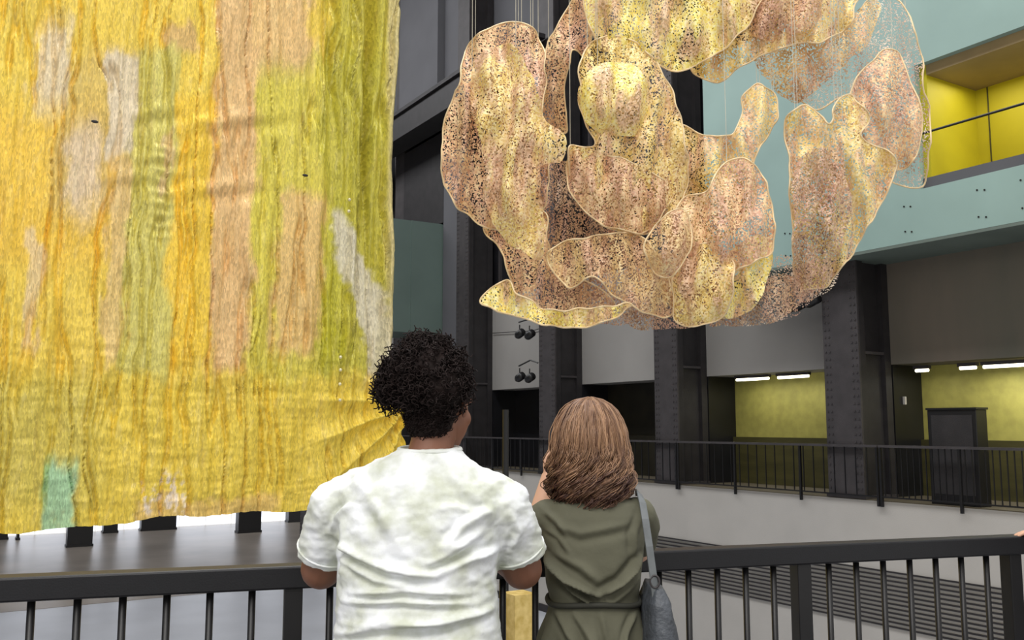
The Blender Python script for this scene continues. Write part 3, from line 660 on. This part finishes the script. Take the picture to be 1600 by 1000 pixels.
for s in (-1, 1): tr_.cap((s*.105, 0, .80), (s*.112, .0, .14), .115, .07)
remesh(tr_, 'trousers', mat('dark_denim', (40, 44, 58), .8), w1, .009, 5)
for s in (-1, 1): MB().ell((s*.115, .06, .045), (.05, .14, .05)).build('shoe', mat('white_trainer', (210, 208, 204), .6), w1, True)
# hair: swept-up base and a loose curly puff
hair1 = mat('black_brown_hair', (34, 25, 23), .8, 0, .3, 40, 0, spec=.2)
h = MB(); R1 = Matrix.Rotation(math.radians(-29), 3, 'Z')
h.ell(HP(0, -.022, .040), (.083, .096, .090), R1, 24, 16); h.ell(HP(0, -.050, -.030), (.068, .064, .072), R1, 20, 12); h.ell(HP(-.01, -.02, .085), (.078, .08, .06), R1)
puffs = [((.02, -.02, 1.648), .075), ((-.025, -.03, 1.640), .055), ((-.052, -.03, 1.610), .040), ((.058, -.01, 1.650), .052), ((.03, .0, 1.675), .046), ((-.01, -.04, 1.60), .050), ((.05, -.035, 1.60), .070), ((.01, .02, 1.64), .06), ((.078, -.01, 1.61), .036), ((-.068, -.03, 1.592), .030), ((.0, -.01, 1.695), .030)]
for c_, r_ in puffs: h.ell(c_, (r_, r_, r_*.9))
def dh(P, Q):
    out = P.copy()
    for i in range(len(P)):
        p = P[i]; k = .3+.7*min(max((p[2]-1.58)/.06, 0), 1)
        out[i] = p+Q[i]*k*(noise.noise((p[0]*45, p[1]*45, p[2]*45))*.014+noise.noise((p[0]*100, p[1]*100, p[2]*100))*.008)
    return out
hb = remesh(h, 'hair', hair1, w1, .006, 2, dh)
cu = MB(); r = random.Random(3)
for k in range(5200):
    c_, r_ = r.choice(puffs); d = Vector((r.gauss(0, 1), r.gauss(0, 1), r.gauss(.15, 1))).normalized(); p = Vector(c_)+d*r_*r.uniform(.82, 1.02)
    if min((p-Vector(c2)).length-r2 for c2, r2 in puffs) < -.012: continue
    dd = (d+Vector((r.uniform(-.5, .5), r.uniform(-.5, .5), r.uniform(-.6, .3)))).normalized(); a = dd.orthogonal().normalized(); bb = dd.cross(a); ph = r.uniform(0, 6); cr = r.uniform(.004, .009); ln = r.uniform(.016, .046)
    cu.tube([p+dd*ln*q/9+(a*math.cos(ph+q*1.25)+bb*math.sin(ph+q*1.25))*cr for q in range(10)], .0017, 3, False)
for k in range(1500):   # tight curls over the swept-up base
    d = Vector((r.gauss(0, 1), r.gauss(-.5, 1), r.gauss(0, 1))).normalized()
    if d.y > .25: continue
    if r.random() < .5: p = HP(0, -.022, .04)+R1 @ Vector((d.x*.084, d.y*.097, d.z*.091))
    else: p = HP(0, -.050, -.03)+R1 @ Vector((d.x*.069, d.y*.065, d.z*.073))
    dd = (Vector((r.gauss(0, .4), r.gauss(0, .3), 1))+d*.3).normalized(); a = dd.orthogonal().normalized(); bb = dd.cross(a); ph = r.uniform(0, 6); cr = r.uniform(.002, .005); ln = r.uniform(.014, .03)
    cu.tube([p+dd*ln*(q/8-.3)+(a*math.cos(ph+q*1.2)+bb*math.sin(ph+q*1.2))*cr for q in range(9)], .0013, 3, False)
for k in range(260):   # short flyaway strands at the nape and temple
    d = Vector((r.gauss(0, 1), r.gauss(-.6, 1), r.gauss(0, 1))).normalized(); q = R1 @ Vector((d.x*.083, d.y*.097, d.z*.09)); p = HP(0, -.022, .04)+q
    if p.z > 1.62 or (R1.transposed() @ d).y > .3: continue
    t2 = (Vector((.02, -.02, 1.66))-p); t2 = (t2-d*t2.dot(d)).normalized()
    cu.tube([p+t2*.008*j+d*(.001+.002*math.sin(j)) for j in range(6)], .0012, 3, False)
cu.build('curl', hair1, hb, True)

# ---- brown-haired woman in the olive dress
W2 = c2w(.236, 2.745)
w2 = thing('person', 'person with wavy brown hair in an olive belted dress, hands raised to the face', 'person', W2, -YAW); K2 = 1.045; w2.scale = (K2, K2, K2); w2.location.z = 1.5-1.5*K2
b = MB()
b.loft([(0, 0, .84, .14, .11), (0, 0, .95, .115, .09), (0, 0, 1.03, .095, .072), (0, 0, 1.15, .105, .075), (0, 0, 1.24, .13, .075), (0, .005, 1.285, .09, .06), (0, .01, 1.31, .05, .05)])
b.cap((0, .005, 1.27), (-.003, .03, 1.40), .048, .047, 18)
for s in (-1, 1):
    b.cap((s*.075, 0, .86), (s*.075, .01, .50), .066, .052); b.cap((s*.075, .01, .50), (s*.085, .01, .46), .052, .05); b.cap((s*.085, .01, .50), (s*.085, -.01, .15), .050, .034); b.ell((s*.085, .045, .105), (.037, .105, .035))
    b.cap((s*.135, .01, 1.245), (s*.165 if s < 0 else .15, .20, 1.13), .045, .038)
    el = Vector((-.165, .20, 1.15)) if s < 0 else Vector((.15, .20, 1.13)); wr = Vector((-.112, .235, 1.34)) if s < 0 else Vector((.03, .26, 1.34))
    b.cap(el, wr, .040, .026)
    fd = (Vector((-.075, .23, 1.45))-wr) if s < 0 else (Vector((-.01, .25, 1.47))-wr)
    hand(b, wr+fd.normalized()*.015, fd, (1, .2, 0) if s < 0 else (-1, .2, 0), (0, -1, 0) if s > 0 else (0, -1, 0), -.3 if s < 0 else -.3, .92, 1)
HP2 = head(b, (-.003, .04, 1.455), math.radians(4), math.radians(3), .95)
remesh(b, 'body', skin2, w2, .0046, 5)
for s in (-1, 1): MB().ell(HP2(s*.028, .074, .010), (.010, .010, .008)).build('eye', eye_m, w2, True)
dress_m = mat('olive_cotton', (94, 93, 76), .85, 0, .08, 8); bmpnode(dress_m, 50, .3)
px2 = lambda x, y: ((x-924)/572.0, 1.5-(y-665)/572.0)
dr_ = MB()
dr_.loft([(0, 0, .34, .20, .17), (0, 0, .6, .185, .155), (0, 0, .82, .165, .14), (0, 0, .92, .148, .125), (0, 0, 1.0, .128, .108), (0, 0, 1.03, .122, .104), (0, 0, 1.06, .130, .110), (0, 0, 1.13, .138, .112), (0, 0, 1.20, .146, .108), (0, 0, 1.255, .148, .096), (0, 0, 1.285, .125, .078), (0, .002, 1.305, .085, .064), (0, .005, 1.318, .06, .058)], 48, 2.35)
dr_.cap((-.125, .0, 1.245), (-.155, .055, 1.215), .052, .056); dr_.cap((.125, .0, 1.25), (.142, .05, 1.215), .052, .054)
dr_.cap((-.155, .055, 1.215), (-.162, .13, 1.165), .054, .050); dr_.cap((.142, .05, 1.215), (.150, .12, 1.165), .052, .048)
f2 = fold_fn([
    ([(846, 866), (880, 900), (930, 925)], .028, .009), ([(850, 885), (880, 912), (915, 935)], .018, .007), ([(995, 870), (960, 905), (925, 922)], .020, .010),
    ([(850, 815), (900, 830), (980, 815)], .006, .012), ([(860, 860), (900, 880), (930, 905)], .007, .012), ([(990, 900), (950, 930), (900, 935)], .007, .01),
    ([(846, 800), (868, 815), (880, 840)], .006, .009), ([(846, 825), (866, 835), (885, 862)], .005, .008), ([(1000, 800), (985, 830), (985, 870)], .006, .01),
    ([(862, 950), (880, 980), (905, 1010)], .009, .009), ([(890, 950), (905, 975), (925, 1010)], .007, .008), ([(985, 950), (968, 980), (960, 1010)], .007, .008), ([(930, 948), (935, 975), (945, 1010)], .005, .008)], px2)
def d2(P, Q):
    d = 1.35*f2(P, Q)+vnoise(P[:, 0]*14+3, P[:, 2]*14, 81, 3)*.006
    sk = smooth(-P[:, 2], -1.0, -.9); an = np.arctan2(P[:, 1], P[:, 0]); d = d+sk*.010*np.sin(an*11+vnoise(P[:, 0]*3, P[:, 2]*3, 5)*4)
    return P+Q*d[:, None]
dress = remesh(dr_, 'dress', dress_m, w2, .005, 7, d2)
bl_ = MB(); bl_.tube([(.127*math.copysign(abs(math.cos(a))**.85, math.cos(a)), .110*math.copysign(abs(math.sin(a))**.85, math.sin(a)), 1.022+.004*math.sin(3*a)) for a in [2*math.pi*k/48 for k in range(49)]], .008, 8, False)
bl_.build('belt', mat('dark_olive_belt', (48, 48, 40), .8), dress, True)
MB().tube([(.062*math.cos(a), .006+.060*math.sin(a), 1.322+.004*math.sin(a)) for a in [2*math.pi*k/28 for k in range(29)]], .009, 8, False).build('collar', dress_m, dress, True)
for s in (-1, 1): MB().ell((s*.085, .05, .107), (.043, .125, .042)).build('shoe', mat('tan_shoe', (130, 100, 70), .6), w2, True)
hair2 = bpy.data.materials.new('wavy_brown_hair'); hair2.use_nodes = True
def hairmat(m, ca, cb, sc):
    n = m.node_tree.nodes; l = m.node_tree.links; p = n['Principled BSDF']; p.inputs['Roughness'].default_value = .42
    at_ = n.new('ShaderNodeAttribute'); at_.attribute_name = 'tone'; r_ = n.new('ShaderNodeValToRGB'); r_.color_ramp.elements[0].color = (*lin(ca), 1); r_.color_ramp.elements[1].color = (*lin(cb), 1)
    l.new(at_.outputs['Fac'], r_.inputs[0]); l.new(r_.outputs[0], p.inputs['Base Color'])
hairmat(hair2, (72, 42, 33), (184, 144, 110), 10)
hairbase = mat('brown_hair_base', (84, 60, 46), .6, 0, .2, 30, .5, 120)
hb = MB(); H2 = Vector((-.003, .04, 1.455))
hb.ell(H2+Vector((0, -.014, .030)), (.084, .098, .086), None, 24, 16); hb.loft([(0, -.0, 1.305, .070, .050), (0, -.0, 1.33, .086, .066), (0, .005, 1.38, .090, .078), (-.002, .012, 1.44, .088, .084), (-.003, .018, 1.48, .082, .088)], 36, 2)
hbo = remesh(hb, 'hair', hairbase, w2, .007, 4)
# cut the face free of the base: keep it behind the ears by sliding front points backwards
me = hbo.data
for v in me.vertices:
    if v.co.y > .055 and v.co.z < 1.50: v.co.y = .055
st = MB(); tone = []; r = random.Random(11)
ZS = [1.265, 1.29, 1.31, 1.35, 1.40, 1.44, 1.48, 1.515, 1.54, 1.558, 1.572, 1.580]; RX = [.078, .090, .100, .106, .106, .104, .099, .088, .074, .058, .036, .004]
def surf(az, z):   # hair envelope
    q = float(np.interp(z, ZS, RX)); ry = min(q*1.1, .112)
    return Vector((-.003+q*math.sin(az), .022-ry*math.cos(az), z))
for c in range(150):
    az0 = -math.pi*.66+math.pi*1.32*(c+r.random())/150; lay0 = r.uniform(.90, 1.03); zb0 = r.uniform(1.268, 1.33); ph = r.uniform(0, 6.28); amp0 = r.uniform(.014, .024); fr = r.uniform(75, 105); dr0 = r.gauss(0, .12); tn0 = r.uniform(.12, .8)
    for k in range(22):
        ox, oy, oz = r.gauss(0, .0035), r.gauss(0, .0035), r.gauss(0, .005); n_ = 44; pts = []; az1 = az0+r.gauss(0, .05); lay = lay0+r.gauss(0, .012); amp = amp0*r.uniform(.8, 1.15)
        zt = 1.580-r.random()**2*.02; zb = zb0+r.gauss(0, .010)
        for j in range(n_):
            q = j/(n_-1); z = zt-(zt-zb)*(q**1.7*.88+q*.12 if q < 1 else 1); p = surf(az1+dr0*q, z); c_ = Vector((-.003, .022, z)); p = c_+(p-c_)*lay
            wv = float(smooth(np.array(-z), -1.46, -1.34))*.92+.08; spread = .35+.65*math.sin(math.pi*min(q*1.3, 1)*.5)+.5*wv
            tg = Vector((math.cos(az1), math.sin(az1), 0)); rd = (p-c_).normalized() if (p-c_).length > 1e-4 else Vector((0, 0, 1))
            p = p+tg*amp*wv*math.sin(ph+z*fr)+rd*amp*wv*.8*math.cos(ph+z*fr)+Vector((ox, oy, oz*.4))*spread
            pts.append(p)
        n0 = len(st.v); st.tube(pts, .0014, 3, False)
        for v in st.v[n0:]:
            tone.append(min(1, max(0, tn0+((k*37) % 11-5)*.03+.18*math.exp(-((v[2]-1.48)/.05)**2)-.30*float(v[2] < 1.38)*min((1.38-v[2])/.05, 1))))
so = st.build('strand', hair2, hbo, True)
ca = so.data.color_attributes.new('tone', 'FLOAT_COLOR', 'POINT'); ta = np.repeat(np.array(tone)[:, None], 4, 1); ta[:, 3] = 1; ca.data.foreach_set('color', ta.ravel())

# shoulder bag
bagm = mat('grey_leather', (70, 74, 80), .5, 0, .15, 14, .3, 80); strm = mat('grey_strap', (104, 108, 110), .6, 0, .1, 30)
bg = thing('shoulder_bag', 'dark grey shoulder bag hanging from the right shoulder of the person in olive', 'bag', W2, -YAW); bg.scale = (K2, K2, K2); bg.location.z = 1.5-1.5*K2
bb_ = MB(); bb_.loft([(.175, -.03, .74, .035, .10), (.175, -.03, .78, .046, .135), (.172, -.03, .92, .048, .14), (.165, -.03, 1.03, .034, .12), (.162, -.03, 1.07, .018, .10)], 32, 3)
def db(P, Q): return P+Q*(vnoise(P[:, 0]*30+P[:, 1]*20, P[:, 2]*12, 91, 3)*.014)[:, None]
bo = remesh(bb_, 'body', bagm, bg, .005, 4, db)
def strap(pts, wd, th, nm):
    mb = MB()
    pts = [Vector(p) for p in pts]; vs = []
    for i, p in enumerate(pts):
        d = (pts[min(i+1, len(pts)-1)]-pts[max(i-1, 0)]).normalized(); out = Vector((.25, -1, .0)); s_ = d.cross(out).normalized(); o_ = s_.cross(d).normalized()
        for a_, b_ in ((-1, -1), (1, -1), (1, 1), (-1, 1)): vs.append(p+s_*a_*wd/2+o_*b_*th/2)
    fs = [(4*i+k, 4*i+(k+1) % 4, 4*i+4+(k+1) % 4, 4*i+4+k) for i in range(len(pts)-1) for k in range(4)]
    fs += [(3, 2, 1, 0), tuple(len(vs)-4+k for k in range(4))]
    mb.add(vs, fs); mb.build(nm, strm, bg, bevel=.001)
strap([(.125, .02, 1.312), (.128, -.03, 1.312), (.130, -.075, 1.29), (.133, -.10, 1.25), (.140, -.118, 1.18), (.149, -.124, 1.10), (.156, -.12, 1.03), (.160, -.10, 1.0)], .020, .005, 'strap')
strap([(.150, -.105, 1.08), (.160, -.118, 1.04), (.168, -.12, .98), (.172, -.12, .90)], .014, .008, 'strap')
MB().tube([(.152+.012*math.cos(a), -.126, 1.09+.016*math.sin(a)) for a in [2*math.pi*k/16 for k in range(17)]], .003, 6, False).build('buckle', M['steel2'], bg, True)

# person just outside the right edge, hand resting on the rail
W3 = c2w(2.35, 3.12)
w3 = thing('person', 'person at the right edge of the photo, only a hand on the railing in view', 'person', W3, -YAW+.1)
b = MB()
b.loft([(0, 0, .84, .15, .11), (0, 0, 1.0, .13, .10), (0, 0, 1.2, .15, .10), (0, 0, 1.34, .16, .08), (0, .005, 1.38, .07, .06)]); b.cap((0, .005, 1.36), (0, .03, 1.50), .054, .052, 18)
for s in (-1, 1):
    b.cap((s*.09, 0, .86), (s*.09, .01, .48), .09, .058); b.cap((s*.09, .01, .48), (s*.09, -.01, .09), .052, .036); b.ell((s*.09, .045, .04), (.038, .11, .036))
    hz = Vector((-.34, .285, 1.118)) if s < 0 else Vector((.25, .07, .80)); el = Vector((-.27, .03, 1.08)) if s < 0 else Vector((.24, -.02, 1.05))
    b.cap((s*.165, 0, 1.31), el, .048, .042); b.cap(el, hz, .040, .027); hand(b, hz+(hz-el).normalized()*.01, Vector((-.8, .6, -.02)) if s < 0 else Vector((0, .1, -1)), (.6, .8, 0) if s < 0 else (0, 1, .1), (0, 0, 1) if s < 0 else (1, 0, 0), .25, .95, 1)
HP3 = head(b, (0, .04, 1.55), .5, 0, .97); remesh(b, 'body', skin2, w3, .0055, 5)
j = MB(); j.loft([(0, 0, .80, .18, .14), (0, 0, 1.0, .16, .125), (0, 0, 1.2, .175, .12), (0, 0, 1.33, .175, .10), (0, .003, 1.385, .085, .075), (0, .005, 1.40, .068, .066)], 40)
j.tube([(-.15, 0, 1.31), (-.27, .03, 1.08)], [.068, .058], 20); j.tube([(-.27, .03, 1.08), (-.325, .235, 1.125)], [.056, .042], 20); j.ell((-.27, .03, 1.08), (.056, .056, .056))
j.tube([(.15, 0, 1.31), (.24, -.02, 1.05)], [.068, .058], 20); j.tube([(.24, -.02, 1.05), (.24, .07, .84)], [.056, .042], 20); j.ell((.24, -.02, 1.05), (.056, .056, .056))
j.ell((-.155, 0, 1.31), (.07, .07, .07)); j.ell((.155, 0, 1.31), (.07, .07, .07))
remesh(j, 'jacket', M['black'], w3, .008, 5)
j = MB(); j.loft([(0, 0, .76, .165, .13), (0, 0, .88, .16, .125), (0, 0, .98, .14, .11)])
for s in (-1, 1): j.cap((s*.09, 0, .80), (s*.09, 0, .12), .10, .05); MB().ell((s*.09, .05, .042), (.046, .13, .044)).build('shoe', M['black'], w3, True)
remesh(j, 'trousers', M['dark'], w3, .009, 5)
j = MB(); j.ell((0, .02, 1.585), (.087, .105, .095), None, 24, 16); j.ell((0, -.02, 1.50), (.075, .065, .08))
remesh(j, 'hair', hairbase, w3, .008, 4)
